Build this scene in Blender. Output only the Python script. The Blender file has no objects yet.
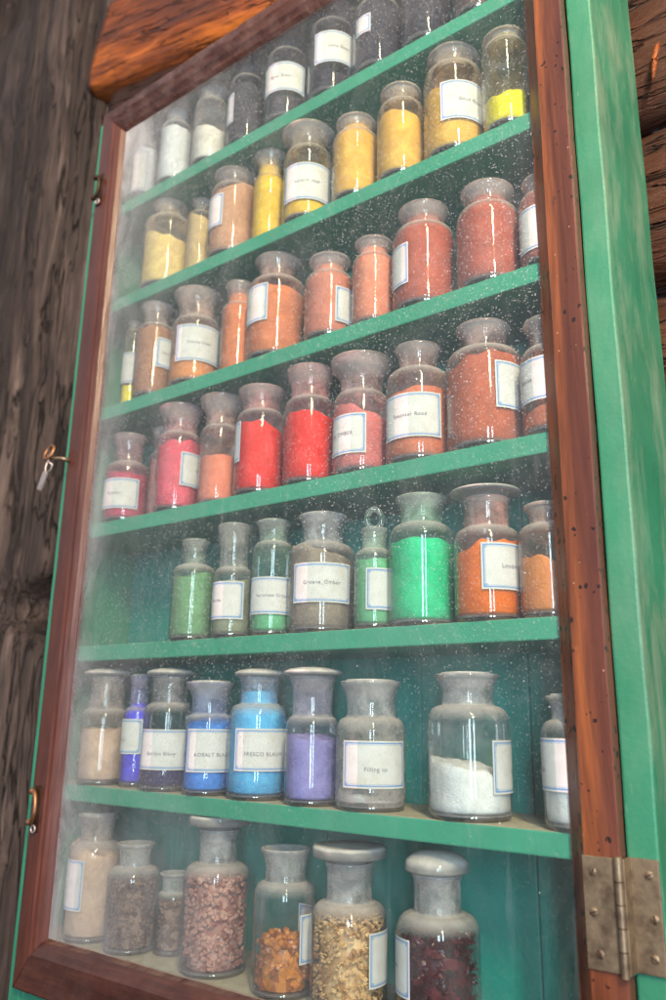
import bpy, bmesh, math, random
from mathutils import Vector, Matrix, noise
random.seed(7)
PI = math.pi
sc = bpy.context.scene
COL = sc.collection
Z0 = 1.45                                   # eye height of the camera

# ------------------------------------------------------------------ camera
cam_d = bpy.data.cameras.new("camera")
cam = bpy.data.objects.new("camera", cam_d)
COL.objects.link(cam)
cam_d.sensor_fit = 'VERTICAL'
cam_d.sensor_height = 24.0
cam_d.sensor_width = 16.0
cam_d.lens = 24.0 * 0.81427
right = Vector((0.79547078, 0.60577378, 0.01625927))
down = Vector((-0.14514128, 0.21650471, -0.9654324))
fwd = Vector((-0.58835384, 0.76561337, 0.26014596))
up = -down
cam.matrix_world = Matrix(((right.x, up.x, -fwd.x, 0), (right.y, up.y, -fwd.y, 0),
                           (right.z, up.z, -fwd.z, Z0), (0, 0, 0, 1)))
cam_d.clip_start = 0.01
cam_d.clip_end = 50
cam_d.dof.use_dof = True
cam_d.dof.focus_distance = 0.86
cam_d.dof.aperture_fstop = 3.2
sc.camera = cam

# ------------------------------------------------------------------ world, lamps, exposure
w = bpy.data.worlds.new("World"); sc.world = w; w.use_nodes = True
w.node_tree.nodes["Background"].inputs[0].default_value = (0.92, 0.93, 1.0, 1)
w.node_tree.nodes["Background"].inputs[1].default_value = 0.63
_g = w.node_tree.nodes.new('ShaderNodeTexCoord'); _x = w.node_tree.nodes.new('ShaderNodeSeparateXYZ'); _r = w.node_tree.nodes.new('ShaderNodeValToRGB')
w.node_tree.links.new(_g.outputs['Generated'], _x.inputs[0])
_m = w.node_tree.nodes.new('ShaderNodeMapRange'); _m.inputs[1].default_value = -1; _m.inputs[2].default_value = 1
w.node_tree.links.new(_x.outputs[2], _m.inputs[0]); w.node_tree.links.new(_m.outputs[0], _r.inputs[0])
for _k, (_p, _c) in enumerate(((.30, (.09, .065, .05, 1)), (.62, (.86, .88, .98, 1)))):   # dim wooden floor below, bright room above
    _r.color_ramp.elements[_k].position = _p; _r.color_ramp.elements[_k].color = _c
w.node_tree.links.new(_r.outputs[0], w.node_tree.nodes["Background"].inputs[0])

def lamp(name, loc, target, sx, sy, power, color):
    d = bpy.data.lights.new(name, 'AREA'); d.shape = 'RECTANGLE'
    d.size = sx; d.size_y = sy; d.energy = power; d.color = color
    o = bpy.data.objects.new(name, d); COL.objects.link(o)
    o.location = loc
    o.rotation_euler = (Vector(target) - Vector(loc)).to_track_quat('-Z', 'Y').to_euler()
    return o
AIM = (-0.6, 0.75, Z0 + 0.3)
WARM = (1.0, 0.74, 0.47)
COOL = (0.70, 0.82, 1.0)
lamp("ceiling_lamp", (0.22, -0.05, Z0 + 1.72), AIM, 0.07, 0.22, 9, WARM)
lamp("ceiling_lamp", (0.75, -0.50, Z0 + 1.75), AIM, 0.12, 0.36, 32, WARM)
lamp("ceiling_lamp", (1.45, -1.25, Z0 + 1.75), AIM, 0.18, 0.50, 128, WARM)
lamp("window_light", (1.15, -1.75, Z0 + 0.40), (-0.6, 0.75, Z0), 0.26, 1.5, 58, COOL)
lamp("window_light", (1.62, -1.42, Z0 + 0.40), (-0.6, 0.75, Z0), 0.20, 1.5, 46, COOL)

sc.view_settings.view_transform = 'Standard'
sc.view_settings.look = 'None'
sc.view_settings.exposure = 0.0
sc.view_settings.gamma = 1.0
sc.cycles.use_denoising = True
sc.cycles.max_bounces = 6
sc.cycles.diffuse_bounces = 3
sc.cycles.glossy_bounces = 2
sc.cycles.use_adaptive_sampling = True
sc.cycles.adaptive_threshold = 0.03
sc.cycles.adaptive_min_samples = 16
sc.cycles.transparent_max_bounces = 28
sc.cycles.caustics_reflective = False
sc.cycles.caustics_refractive = False

# ------------------------------------------------------------------ node helpers
class NT:
    def __init__(s, name):
        s.m = bpy.data.materials.new(name); s.m.use_nodes = True
        s.t = s.m.node_tree; s.t.nodes.clear()
        s.out = s.n('ShaderNodeOutputMaterial')
    def n(s, typ, **kw):
        nd = s.t.nodes.new(typ)
        for k, v in kw.items(): setattr(nd, k, v)
        return nd
    def set(s, sock, v):
        if hasattr(v, 'is_linked') or isinstance(v, bpy.types.NodeSocket): s.t.links.new(v, sock)
        else:
            if isinstance(v, tuple) and len(v) == 3 and sock.type == 'RGBA': v = (*v, 1)
            sock.default_value = v
    def coord(s, kind='Object', scale=(1, 1, 1), loc=(0, 0, 0), rot=(0, 0, 0)):
        tc = s.n('ShaderNodeTexCoord'); mp = s.n('ShaderNodeMapping')
        s.t.links.new(tc.outputs[kind], mp.inputs[0])
        mp.inputs['Scale'].default_value = scale; mp.inputs['Location'].default_value = loc; mp.inputs['Rotation'].default_value = rot
        return mp.outputs[0]
    def noise(s, vec, scale=5, detail=4, rough=.55, dist=0.0):
        nd = s.n('ShaderNodeTexNoise'); s.set(nd.inputs['Vector'], vec)
        nd.inputs['Scale'].default_value = scale; nd.inputs['Detail'].default_value = detail
        nd.inputs['Roughness'].default_value = rough; nd.inputs['Distortion'].default_value = dist
        return nd.outputs['Fac']
    def voro(s, vec, scale=5, feature='F1', out='Distance', rnd=1.0):
        nd = s.n('ShaderNodeTexVoronoi', feature=feature); s.set(nd.inputs['Vector'], vec)
        nd.inputs['Scale'].default_value = scale; nd.inputs['Randomness'].default_value = rnd
        return nd.outputs[out]
    def ramp(s, fac, stops, interp='LINEAR'):
        nd = s.n('ShaderNodeValToRGB'); nd.color_ramp.interpolation = interp
        e = nd.color_ramp.elements
        while len(e) < len(stops): e.new(0.5)
        for k, (p, c) in enumerate(stops):
            if not isinstance(c, tuple): c = (c, c, c)
            e[k].position = p; e[k].color = (*c, 1)
        s.set(nd.inputs[0], fac); return nd.outputs[0]
    def rng(s, v, a, b, c=0.0, d=1.0):
        nd = s.n('ShaderNodeMapRange'); s.set(nd.inputs[0], v)
        for k, x in enumerate((a, b, c, d)): nd.inputs[k + 1].default_value = x
        return nd.outputs[0]
    def math(s, op, a, b=0.0, clamp=False):
        nd = s.n('ShaderNodeMath', operation=op); nd.use_clamp = clamp
        s.set(nd.inputs[0], a); s.set(nd.inputs[1], b); return nd.outputs[0]
    def mix(s, fac, a, b, typ='MIX'):
        nd = s.n('ShaderNodeMix', data_type='RGBA', blend_type=typ)
        s.set(nd.inputs[0], fac); s.set(nd.inputs[6], a); s.set(nd.inputs[7], b); return nd.outputs[2]
    def bump(s, h, dist=.001, strength=1.0):
        nd = s.n('ShaderNodeBump'); nd.inputs['Distance'].default_value = dist
        nd.inputs['Strength'].default_value = strength; s.set(nd.inputs['Height'], h); return nd.outputs[0]
    def bsdf(s, color, rough=.5, normal=None, spec=.5, metal=0.0, coat=0.0):
        nd = s.n('ShaderNodeBsdfPrincipled'); s.set(nd.inputs['Base Color'], color)
        s.set(nd.inputs['Roughness'], rough); s.set(nd.inputs['Metallic'], metal)
        nd.inputs['Specular IOR Level'].default_value = spec
        nd.inputs['Coat Weight'].default_value = coat; nd.inputs['Coat Roughness'].default_value = .15
        if normal is not None: s.set(nd.inputs['Normal'], normal)
        return nd.outputs[0]
    def mixs(s, fac, a, b):
        nd = s.n('ShaderNodeMixShader'); s.set(nd.inputs[0], fac)
        s.t.links.new(a, nd.inputs[1]); s.t.links.new(b, nd.inputs[2]); return nd.outputs[0]
    def done(s, sh):
        s.t.links.new(sh, s.out.inputs[0]); return s.m

# ------------------------------------------------------------------ mesh helpers
def link(name, bm, mat, parent=None, smooth=False, loc=(0, 0, 0)):
    me = bpy.data.meshes.new(name)
    bmesh.ops.recalc_face_normals(bm, faces=bm.faces[:])
    bm.to_mesh(me); bm.free()
    for p in me.polygons: p.use_smooth = smooth
    for m in (mat if isinstance(mat, (list, tuple)) else [mat]): me.materials.append(m)
    o = bpy.data.objects.new(name, me); COL.objects.link(o)
    o.location = loc
    if parent is not None: o.parent = parent
    return o
def empty(name, loc, label, cat, group=None):
    o = bpy.data.objects.new(name, None); COL.objects.link(o); o.location = loc
    o.empty_display_size = .02
    tag(o, label, cat, group); return o
def tag(o, label, cat, group=None):
    o["label"] = label; o["category"] = cat
    if group: o["group"] = group
    return o
def box(bm, x0, x1, y0, y1, z0, z1, bev=0.0):
    r = bmesh.ops.create_cube(bm, size=1.0)
    vs = r['verts']
    for v in vs:
        v.co = Vector(((x0 + x1) / 2 + v.co.x * (x1 - x0), (y0 + y1) / 2 + v.co.y * (y1 - y0), (z0 + z1) / 2 + v.co.z * (z1 - z0)))
    if bev:
        es = list({e for v in vs for e in v.link_edges})
        bmesh.ops.bevel(bm, geom=es, offset=bev, segments=2, affect='EDGES', profile=.6)
def bx(*a, bev=0.0):
    bm = bmesh.new(); box(bm, *a, bev=bev); return bm
def prism(bm, pts, a, b):
    """pts: closed loop of vectors at end a; b-a is added for the other end"""
    A = [bm.verts.new(Vector(p) + Vector(a)) for p in pts]; B = [bm.verts.new(Vector(p) + Vector(b)) for p in pts]
    n = len(pts)
    for i in range(n): bm.faces.new((A[i], A[(i + 1) % n], B[(i + 1) % n], B[i]))
    bm.faces.new(A[::-1]); bm.faces.new(B)
def lathe(bm, prof, seg=56, cx=0, cy=0, cap=False):
    rings = []
    for (r, z) in prof:
        if r < 1e-5: rings.append([bm.verts.new((cx, cy, z))])
        else: rings.append([bm.verts.new((cx + r * math.cos(2 * PI * k / seg), cy + r * math.sin(2 * PI * k / seg), z)) for k in range(seg)])
    for a, b in zip(rings, rings[1:]):
        for k in range(seg):
            q = []
            for v in (a[k % len(a)], a[(k + 1) % len(a)], b[(k + 1) % len(b)], b[k % len(b)]):
                if v not in q: q.append(v)
            if len(q) > 2: bm.faces.new(q)
    if cap:
        for rg in (rings[0], rings[-1]):
            if len(rg) > 1: bm.faces.new(rg)
def tube(bm, path, rad, seg=10, closed=False):
    n = len(path); rings = []
    P = [Vector(p) for p in path]
    prev = None
    for i in range(n):
        t = (P[(i + 1) % n] - P[i - 1]) if closed else (P[min(i + 1, n - 1)] - P[max(i - 1, 0)])
        t.normalize()
        u = (prev - t * prev.dot(t)) if prev is not None else t.orthogonal()
        u.normalize(); prev = u; v = t.cross(u)
        rr = rad[i] if isinstance(rad, (list, tuple)) else rad
        rings.append([bm.verts.new(P[i] + rr * (u * math.cos(2 * PI * k / seg) + v * math.sin(2 * PI * k / seg))) for k in range(seg)])
    m = n if closed else n - 1
    for i in range(m):
        a, b = rings[i], rings[(i + 1) % n]
        for k in range(seg): bm.faces.new((a[k], a[(k + 1) % seg], b[(k + 1) % seg], b[k]))
    if not closed: bm.faces.new(rings[0][::-1]); bm.faces.new(rings[-1])
# ------------------------------------------------------------------ materials
def green_paint(name, base=(.028, .215, .125), dusty=.10, scale=1.0):
    s = NT(name); v = s.coord('Object')
    n1 = s.noise(v, 9, 5); n2 = s.noise(s.coord('Object', (60, 60, 6)), 1.0, 4, .6)
    c = s.mix(s.rng(n1, .3, .7), tuple(k * .86 for k in base), tuple(min(1, k * 1.12) for k in base))
    dust = s.math('MULTIPLY', s.rng(s.noise(s.coord('Object', (22, 22, 7)), 1.0, 6, .68, .25), .46, .78), dusty)
    gq = s.n('ShaderNodeNewGeometry'); xq = s.n('ShaderNodeSeparateXYZ'); s.t.links.new(gq.outputs['Normal'], xq.inputs[0])
    dust = s.math('MULTIPLY', dust, s.rng(s.math('ABSOLUTE', xq.outputs[0]), .3, .9, .25, 1))   # dust clings to the flank, the front is wiped
    c = s.mix(dust, c, (.40, .42, .33))
    scr = s.rng(s.noise(s.coord('Object', (260, 260, 22)), 1.0, 3, .6), .70, .74)
    c = s.mix(s.math('MULTIPLY', scr, .35), c, (.55, .58, .42))
    chip = s.rng(s.noise(s.coord('Object', (38, 38, 26)), 1.0, 5, .7), .735, .75)
    c = s.mix(s.math('MULTIPLY', chip, .8), c, (.40, .33, .18))
    h = s.math('ADD', s.math('MULTIPLY', n2, .6), s.noise(v, 220, 3))
    return s.done(s.bsdf(c, s.rng(n1, .3, .7, .38, .55), s.bump(h, .0006, .5)))
M = {}
M['green'] = green_paint('green_paint')
M['green_side'] = green_paint('worn_green_paint', (.026, .175, .098), .48)
M['green_back'] = green_paint('dusty_green_paint', (.012, .235, .195), .18)

def shelf_mat():
    s = NT('shelf_paint'); v = s.coord('Object')
    n1 = s.noise(v, 12, 5)
    c = s.mix(s.rng(n1, .3, .7), (.034, .245, .155), (.050, .31, .205))
    g = s.n('ShaderNodeNewGeometry'); sp = s.n('ShaderNodeSeparateXYZ'); s.t.links.new(g.outputs['Normal'], sp.inputs[0])
    upf = s.rng(sp.outputs[2], .5, .95)
    d = s.mix(s.rng(s.noise(v, 60, 6, .7), .3, .7), (.30, .23, .15), (.46, .40, .31))
    c = s.mix(s.math('MULTIPLY', upf, .9), c, d)
    ed = s.rng(s.noise(s.coord('Object', (30, 30, 90)), 1, 4, .6), .66, .72)
    c = s.mix(s.math('MULTIPLY', ed, .45), c, (.34, .42, .30))
    return s.done(s.bsdf(c, s.rng(upf, 0, 1, .42, .9), s.bump(s.noise(v, 160, 4), .0006, .5)))
M['shelf'] = shelf_mat()

def varnish(name, axis, dark=(.035, .010, .005), mid=(.15, .042, .014), light=(.34, .11, .030), holes=0.0, rough=.34, dusty=0.0):
    s = NT(name)
    sc3 = {'x': (2.2, 34, 34), 'z': (34, 34, 2.2)}[axis]
    v = s.coord('Object', sc3)
    g = s.noise(v, 1.0, 6, .62, .8)
    fine = s.noise(s.coord('Object', tuple(k * 7 for k in sc3)), 1.0, 4, .6)
    big = s.noise(s.coord('Object', tuple(k * .28 for k in sc3)), 1.0, 3, .5, .5)
    c = s.ramp(g, [(.30, dark), (.47, mid), (.72, light)])
    c = s.mix(s.rng(big, .35, .65, 0, .75), c, mid, 'MIX')
    c = s.mix(s.rng(fine, .35, .65, .0, .45), c, dark)
    h = s.math('ADD', g, s.math('MULTIPLY', fine, .5))
    if holes:
        px = s.n('ShaderNodeSeparateXYZ'); s.t.links.new(s.coord('Object'), px.inputs[0])
        hw = s.rng(s.math('ADD', px.outputs[0], s.math('MULTIPLY', s.math('SUBTRACT', big, .5), .05)), -.268, -.252)
        c = s.mix(s.math('MULTIPLY', hw, .50), c, (.075, .024, .020))      # purplish heartwood along the outer half
        o3 = s.coord('Object', (1, 1, .75))
        d = s.voro(o3, 165); gate = s.rng(s.noise(s.coord('Object', (12, 12, 8)), 1, 2), .42, .47)
        sz = s.math('MULTIPLY', s.math('POWER', s.noise(o3, 140, 2), 2.0), 1.13)
        hl = s.math('MULTIPLY', s.math('LESS_THAN', d, sz), gate)
        pick = s.math('GREATER_THAN', s.voro(o3, 165, out='Color'), .50)
        hl = s.math('MULTIPLY', s.math('MULTIPLY', hl, pick), holes)
        c = s.mix(hl, c, (.010, .004, .003)); h = s.math('SUBTRACT', h, s.math('MULTIPLY', hl, 3))
        d2 = s.voro(s.coord('Object', (1, 1, .8), (.3, .1, .7)), 75)
        fl = s.math('MULTIPLY', s.math('LESS_THAN', d2, .055), s.rng(s.noise(s.coord('Object', (16, 16, 10)), 1, 2), .52, .56))
        c = s.mix(s.math('MULTIPLY', fl, .7), c, (.45, .26, .16))
    if dusty:
        dm = s.rng(s.noise(s.coord('Object'), 28, 6, .7), .42, .72, 0, dusty)
        c = s.mix(dm, c, (.36, .25, .22))
        gg = s.n('ShaderNodeNewGeometry'); sp = s.n('ShaderNodeSeparateXYZ'); s.t.links.new(gg.outputs['Normal'], sp.inputs[0])
        c = s.mix(s.math('MULTIPLY', s.rng(sp.outputs[2], .72, .98), .80), c, (.32, .22, .15))
    return s.done(s.bsdf(c, s.rng(g, .3, .7, rough, rough + .2), s.bump(h, .0009, .7), coat=.15))
M['stile'] = varnish('varnished_stile_wood', 'z', holes=1.0, dark=(.028, .007, .004), mid=(.125, .034, .012), light=(.33, .095, .020))
M['stile_left'] = varnish('plum_stile_wood', 'z', dark=(.022, .006, .004), mid=(.075, .019, .011), light=(.13, .034, .018), dusty=.03, rough=.26)
M['rail_low'] = varnish('dark_bottom_rail_wood', 'x', dark=(.012, .004, .003), mid=(.055, .015, .009), light=(.11, .033, .018), dusty=.06, rough=.34)
M['rail'] = varnish('worn_rail_wood', 'x', dark=(.014, .005, .004), mid=(.055, .017, .012), light=(.13, .045, .028), dusty=.22, rough=.4)

def timber(name, axis, c0, c1, c2, crack=.9, rough=.75, sx=1.0, orange=None, spec=.4):
    s = NT(name)
    k = {'x': (1.6, 16, 16), 'z': (19, 19, 1.15)}[axis]
    v = s.coord('Object', tuple(a * sx for a in k))
    g = s.noise(v, 1.0, 8, .68, .45)
    f = s.noise(s.coord('Object', tuple(a * sx * 6 for a in k)), 1.0, 5, .65, .3)
    b = s.noise(s.coord('Object', tuple(a * .22 for a in k)), 1.0, 4, .6)
    c = s.ramp(g, [(.30, c0), (.50, c1), (.70, c2)])
    c = s.mix(s.rng(f, .40, .68, 0, .7), c, c0)
    if orange: c = s.mix(s.rng(b, .42, .60, 0, .9), c, orange)
    cr = s.math('ABSOLUTE', s.math('SUBTRACT', s.noise(s.coord('Object', tuple(a * .5 * sx for a in k), (3, 1, 2)), 1.0, 5, .6, .25), .5))
    ck = s.rng(cr, .0, .008, 1, 0)
    c = s.mix(s.math('MULTIPLY', ck, crack), c, (.008, .005, .004))
    cr2 = s.math('ABSOLUTE', s.math('SUBTRACT', s.noise(s.coord('Object', tuple(a * 1.4 * sx for a in k), (7, 4, 1)), 1.0, 4, .55, .15), .5))
    ck2 = s.math('MULTIPLY', s.rng(cr2, .0, .014, 1, 0), s.rng(b, .45, .6, .15, 1))
    c = s.mix(s.math('MULTIPLY', ck2, crack * .8), c, (.006, .004, .003)); ck = s.math('MAXIMUM', ck, ck2)
    pale = s.rng(s.noise(s.coord('Object', tuple(a * 2.3 * sx for a in k), (1, 5, 2)), 1.0, 6, .7, .5), .58, .70)
    c = s.mix(s.math('MULTIPLY', pale, .45), c, tuple(min(1, a * 1.5 + .02) for a in c2))
    h = s.math('SUBTRACT', s.math('ADD', s.math('MULTIPLY', g, 2.2), f), s.math('MULTIPLY', ck, 2))
    return s.done(s.bsdf(c, s.rng(g, .3, .7, rough - .15, rough + .1), s.bump(h, .005, 1.0), spec=spec))
M['post'] = timber('weathered_grey_timber', 'z', (.006, .0035, .003), (.050, .034, .029), (.150, .110, .096), .95, sx=.95)
M['log_orange'] = timber('amber_log_wood', 'x', (.035, .007, .002), (.30, .072, .010), (.64, .18, .020), .7, rough=.5)
M['log_dark'] = timber('dark_brown_log_wood', 'x', (.004, .002, .001), (.022, .008, .004), (.085, .028, .010), .9, rough=.55, orange=(.065, .020, .006))

def metal(name, c, rough=.35, dark=(.05, .03, .015), amt=.6):
    s = NT(name); v = s.coord('Object')
    n = s.noise(v, 45, 6, .65); n2 = s.noise(v, 160, 5, .6)
    cc = s.mix(s.rng(n, .46, .66, 0, amt), c, dark)
    return s.done(s.bsdf(cc, s.rng(n2, .3, .7, rough, rough + .22), s.bump(n2, .0002, .6), metal=.85))
M['brass'] = metal('tarnished_brass', (.27, .21, .14), .42, (.10, .065, .045), .75)
M['brass_bright'] = metal('worn_brass', (.46, .33, .18), .28, (.12, .06, .03), .5)
M['brass_dark'] = metal('dark_patinated_brass', (.085, .05, .03), .45, (.02, .012, .01), .7)
M['copper'] = metal('coppery_brass', (.34, .17, .09), .4, (.12, .04, .02), .5)
M['steel'] = metal('dull_steel', (.55, .49, .48), .4, (.2, .15, .14), .5)

# door glass: clear pane carrying a pale film, dust specks and wipe marks
def dusty_pane():
    s = NT('dusty_door_glass'); v = s.coord('Object', (1, 0.0, 1), (0, 0, -Z0))
    clean = s.mixs(s.math('MULTIPLY', s.fres(1.5), .40), s.transp((.985, .99, .985)), s.gloss(.04))
    sp = s.n('ShaderNodeSeparateXYZ'); s.t.links.new(v, sp.inputs[0])
    # film: pale veil, denser towards the left edge, the top and the lower left
    left = s.rng(sp.outputs[0], -1.0, -.70, 1, 0); left = s.math('MULTIPLY', left, left)
    edge = s.rng(sp.outputs[0], -.995, -.945, 1, 0); topz = s.rng(sp.outputs[2], .45, .95, 0, 1)
    film = s.math('ADD', s.math('MULTIPLY', left, .14), s.math('MULTIPLY', s.math('MULTIPLY', topz, left), .30))
    low = s.rng(sp.outputs[2], -.29, -.02, 1, 0); wide = s.rng(sp.outputs[0], -1.0, -.48, 1, 0)
    film = s.math('ADD', film, s.math('MULTIPLY', s.math('MULTIPLY', low, wide), .24))
    film = s.math('ADD', film, s.math('MULTIPLY', edge, .16))
    film = s.math('ADD', film, s.math('MULTIPLY', s.rng(sp.outputs[2], .80, .96), .06))
    film = s.math('MULTIPLY', film, s.rng(s.noise(s.coord('Object', (13, 0, 7), (1, 0, 3)), 1.0, 6, .72, .5), .32, .66, .25, 1.45))
    film = s.math('ADD', film, s.math('MULTIPLY', s.rng(s.noise(s.coord('Object', (11, 0, 7)), 1.0, 5, .65, 1.0), .46, .72), .065))
    wipe = s.rng(s.noise(s.coord('Object', (70, 0, 9), rot=(0, .5, 0)), 1.0, 3, .6, .4), .55, .75)
    film = s.math('ADD', film, s.math('MULTIPLY', s.math('MULTIPLY', wipe, s.rng(s.noise(s.coord('Object', (5, 0, 5), (4, 0, 0)), 1, 2), .46, .60)), .07))
    film = s.math('ADD', film, .004)
    area = s.rng(s.noise(s.coord('Object', (5.4, 0, 3.8), (7, 0, 3)), 1.0, 3, .6), .30, .52, .0, 1)
    area = s.math('MULTIPLY', area, s.rng(s.math('ADD', sp.outputs[2], s.math('MULTIPLY', sp.outputs[0], -.55)), .10, .50, .12, 1))
    def specks(scale, size, keep, off, gate=None):
        vv = s.coord('Object', (1, 0, 1), off)
        nz = s.n('ShaderNodeVectorMath', operation='ADD'); s.t.links.new(vv, nz.inputs[0])
        jn = s.n('ShaderNodeTexNoise'); jn.inputs['Detail'].default_value = 1; jn.inputs['Scale'].default_value = scale * 1.6; s.t.links.new(vv, jn.inputs['Vector'])
        js = s.n('ShaderNodeVectorMath', operation='SCALE'); s.t.links.new(jn.outputs['Color'], js.inputs[0]); js.inputs['Scale'].default_value = .16 / scale
        s.t.links.new(js.outputs[0], nz.inputs[1])
        d = s.voro(nz.outputs[0], scale); c = s.voro(nz.outputs[0], scale, out='Color')
        cs = s.n('ShaderNodeSeparateColor'); s.t.links.new(c, cs.inputs[0])
        rad = s.math('MULTIPLY', s.math('POWER', cs.outputs[0], 2.5), size)
        m = s.math('LESS_THAN', d, rad)
        k = s.math('GREATER_THAN', cs.outputs[1], keep)
        m = s.math('MULTIPLY', m, k)
        m = s.math('MULTIPLY', m, s.rng(cs.outputs[2], 0, 1, .25, .9))
        return s.math('MULTIPLY', m, gate) if gate is not None else m
    m = specks(600, .60, .22, (0, 0, 0), area)
    m = s.math('MAXIMUM', m, specks(300, .37, .52, (.31, 0, .7), area))
    m = s.math('MAXIMUM', m, specks(170, .20, .55, (1.3, 0, .2)))
    tot = s.math('MAXIMUM', film, s.math('MULTIPLY', m, .62), True)
    d = s.n('ShaderNodeBsdfDiffuse'); d.inputs[0].default_value = (.68, .69, .72, 1)
    tr = s.n('ShaderNodeBsdfTranslucent'); tr.inputs[0].default_value = (.68, .69, .72, 1)
    return s.done(s.mixs(tot, clean, s.mixs(.35, d.outputs[0], tr.outputs[0])))
def _fres(s, ior):
    nd = s.n('ShaderNodeFresnel'); nd.inputs[0].default_value = ior
    g = s.n('ShaderNodeNewGeometry')           # same reflectance seen from inside or outside
    return s.math('MULTIPLY', nd.outputs[0], s.math('SUBTRACT', 1.0, s.math('MULTIPLY', g.outputs['Backfacing'], .55)))
def _transp(s, c):
    nd = s.n('ShaderNodeBsdfTransparent'); nd.inputs[0].default_value = (*c, 1); return nd.outputs[0]
def _gloss(s, r, c=(1, 1, 1)):
    nd = s.n('ShaderNodeBsdfGlossy'); nd.inputs[0].default_value = (*c, 1); nd.inputs['Roughness'].default_value = r; return nd.outputs[0]
NT.fres = _fres; NT.transp = _transp; NT.gloss = _gloss
M['pane'] = dusty_pane()
_s = NT('clear_glass_edge'); M['pane_edge'] = _s.done(_s.mixs(.08, _s.transp((.9, .97, .94)), _s.gloss(.05)))

def jar_glass(name, film, amt, tint=(.985, .99, .988), up_col=(.62, .57, .56)):
    """jar glass: clear wall, darker where seen edge on, pigment bloom inside, dust lying on shoulder and lip"""
    s = NT(name)
    oi = s.n('ShaderNodeObjectInfo')
    tc = s.n('ShaderNodeTexCoord')
    ad = s.n('ShaderNodeVectorMath', operation='ADD'); s.t.links.new(tc.outputs['Object'], ad.inputs[0])
    cb = s.n('ShaderNodeCombineXYZ'); s.t.links.new(s.math('MULTIPLY', oi.outputs['Random'], 30.0), cb.inputs[0]); s.t.links.new(cb.outputs[0], ad.inputs[1])
    v = ad.outputs[0]
    lw = s.n('ShaderNodeLayerWeight'); lw.inputs[0].default_value = .5
    edge = s.math('POWER', lw.outputs['Facing'], 5.0)
    tcol = s.mix(s.math('MULTIPLY', edge, .75), tint, (.42, .46, .46))
    tr = s.n('ShaderNodeBsdfTransparent'); s.t.links.new(tcol, tr.inputs[0])
    gl = s.gloss(.055)
    sh = s.mixs(s.math('MULTIPLY', s.fres(1.5), 1.0), tr.outputs[0], gl)
    n1 = s.noise(v, 38, 5, .65, .4); n2 = s.noise(v, 500, 3, .6)
    g = s.n('ShaderNodeNewGeometry'); sp = s.n('ShaderNodeSeparateXYZ'); s.t.links.new(g.outputs['Normal'], sp.inputs[0])
    upf = s.math('ABSOLUTE', sp.outputs[2])
    up1 = s.math('MULTIPLY', s.rng(upf, .12, .85), s.rng(n1, .2, .65, .45, .95))
    bloom = s.math('MULTIPLY', s.rng(n1, .42, .62, .35, 1.5), amt)
    bloom = s.math('ADD', bloom, s.math('MULTIPLY', s.rng(n2, .5, .8), amt * .5))
    d1 = s.n('ShaderNodeBsdfDiffuse'); d1.inputs[0].default_value = (*film, 1)
    t1 = s.n('ShaderNodeBsdfTranslucent'); t1.inputs[0].default_value = (*film, 1)
    sh = s.mixs(bloom, sh, s.mixs(.4, d1.outputs[0], t1.outputs[0]))
    d2 = s.n('ShaderNodeBsdfDiffuse'); d2.inputs[0].default_value = (*up_col, 1)
    t2 = s.n('ShaderNodeBsdfTranslucent'); t2.inputs[0].default_value = (*up_col, 1)
    sh = s.mixs(s.math('MULTIPLY', up1, .92), sh, s.mixs(.35, d2.outputs[0], t2.outputs[0]))
    return s.done(sh)
_s = NT('thick_jar_base_glass')
M['jar_base'] = _s.done(_s.mixs(.22, _s.mixs(.62, _s.transp((.55, .58, .56)), _s.bsdf((.028, .024, .024), .2)), _s.gloss(.06)))
def lid_glass():
    s = NT('dusty_stopper_glass'); v = s.coord('Object'); n = s.noise(v, 70, 5, .65)
    d = s.bsdf(s.mix(s.rng(n, .3, .7), (.42, .39, .38), (.68, .63, .61)), .8)
    base = s.mixs(s.fres(1.5), s.transp((.72, .73, .73)), s.gloss(.06))
    g = s.n('ShaderNodeNewGeometry'); sp = s.n('ShaderNodeSeparateXYZ'); s.t.links.new(g.outputs['Normal'], sp.inputs[0])
    return s.done(s.mixs(s.math('ADD', .42, s.math('MULTIPLY', s.rng(sp.outputs[2], .05, .6), .5)), base, d))
M['lid'] = lid_glass()

def powder(name, c, lumpy=False, sat=.18):
    s = NT(name)
    oi = s.n('ShaderNodeObjectInfo'); tc = s.n('ShaderNodeTexCoord')
    ad = s.n('ShaderNodeVectorMath', operation='ADD'); s.t.links.new(tc.outputs['Object'], ad.inputs[0])
    cb = s.n('ShaderNodeCombineXYZ'); s.t.links.new(s.math('MULTIPLY', oi.outputs['Random'], 20.0), cb.inputs[1]); s.t.links.new(cb.outputs[0], ad.inputs[1])
    v = ad.outputs[0]
    n = s.noise(v, 55, 6, .68, .5); f = s.noise(v, 420, 4, .7)
    c = tuple(min(.95, k ** .92 * 1.06) if k > .02 else k for k in c); lo = tuple(k * .72 for k in c); hi = tuple(min(1, k * (1 + sat) + .03) for k in c)
    cc = s.mix(s.rng(n, .28, .72), lo, hi)
    cc = s.mix(s.rng(f, .45, .75, 0, .35), cc, lo)
    cl = s.rng(s.noise(v, 95, 4, .7), .62, .68, 0, .5)
    cc = s.mix(cl, cc, lo)
    return s.done(s.bsdf(cc, .95, s.bump(s.math('ADD', n, f), .0013, .9), spec=.1))
def chunk(name, a, b, rough, trans=0.0):
    s = NT(name); v = s.coord('Object')
    vc = s.voro(v, 130, out='Color'); cs = s.n('ShaderNodeSeparateColor'); s.t.links.new(vc, cs.inputs[0])
    c = s.mix(cs.outputs[0], a, b)
    return s.done(s.bsdf(c, rough, s.bump(s.noise(v, 300, 4), .0008, .7), spec=.5))

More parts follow.
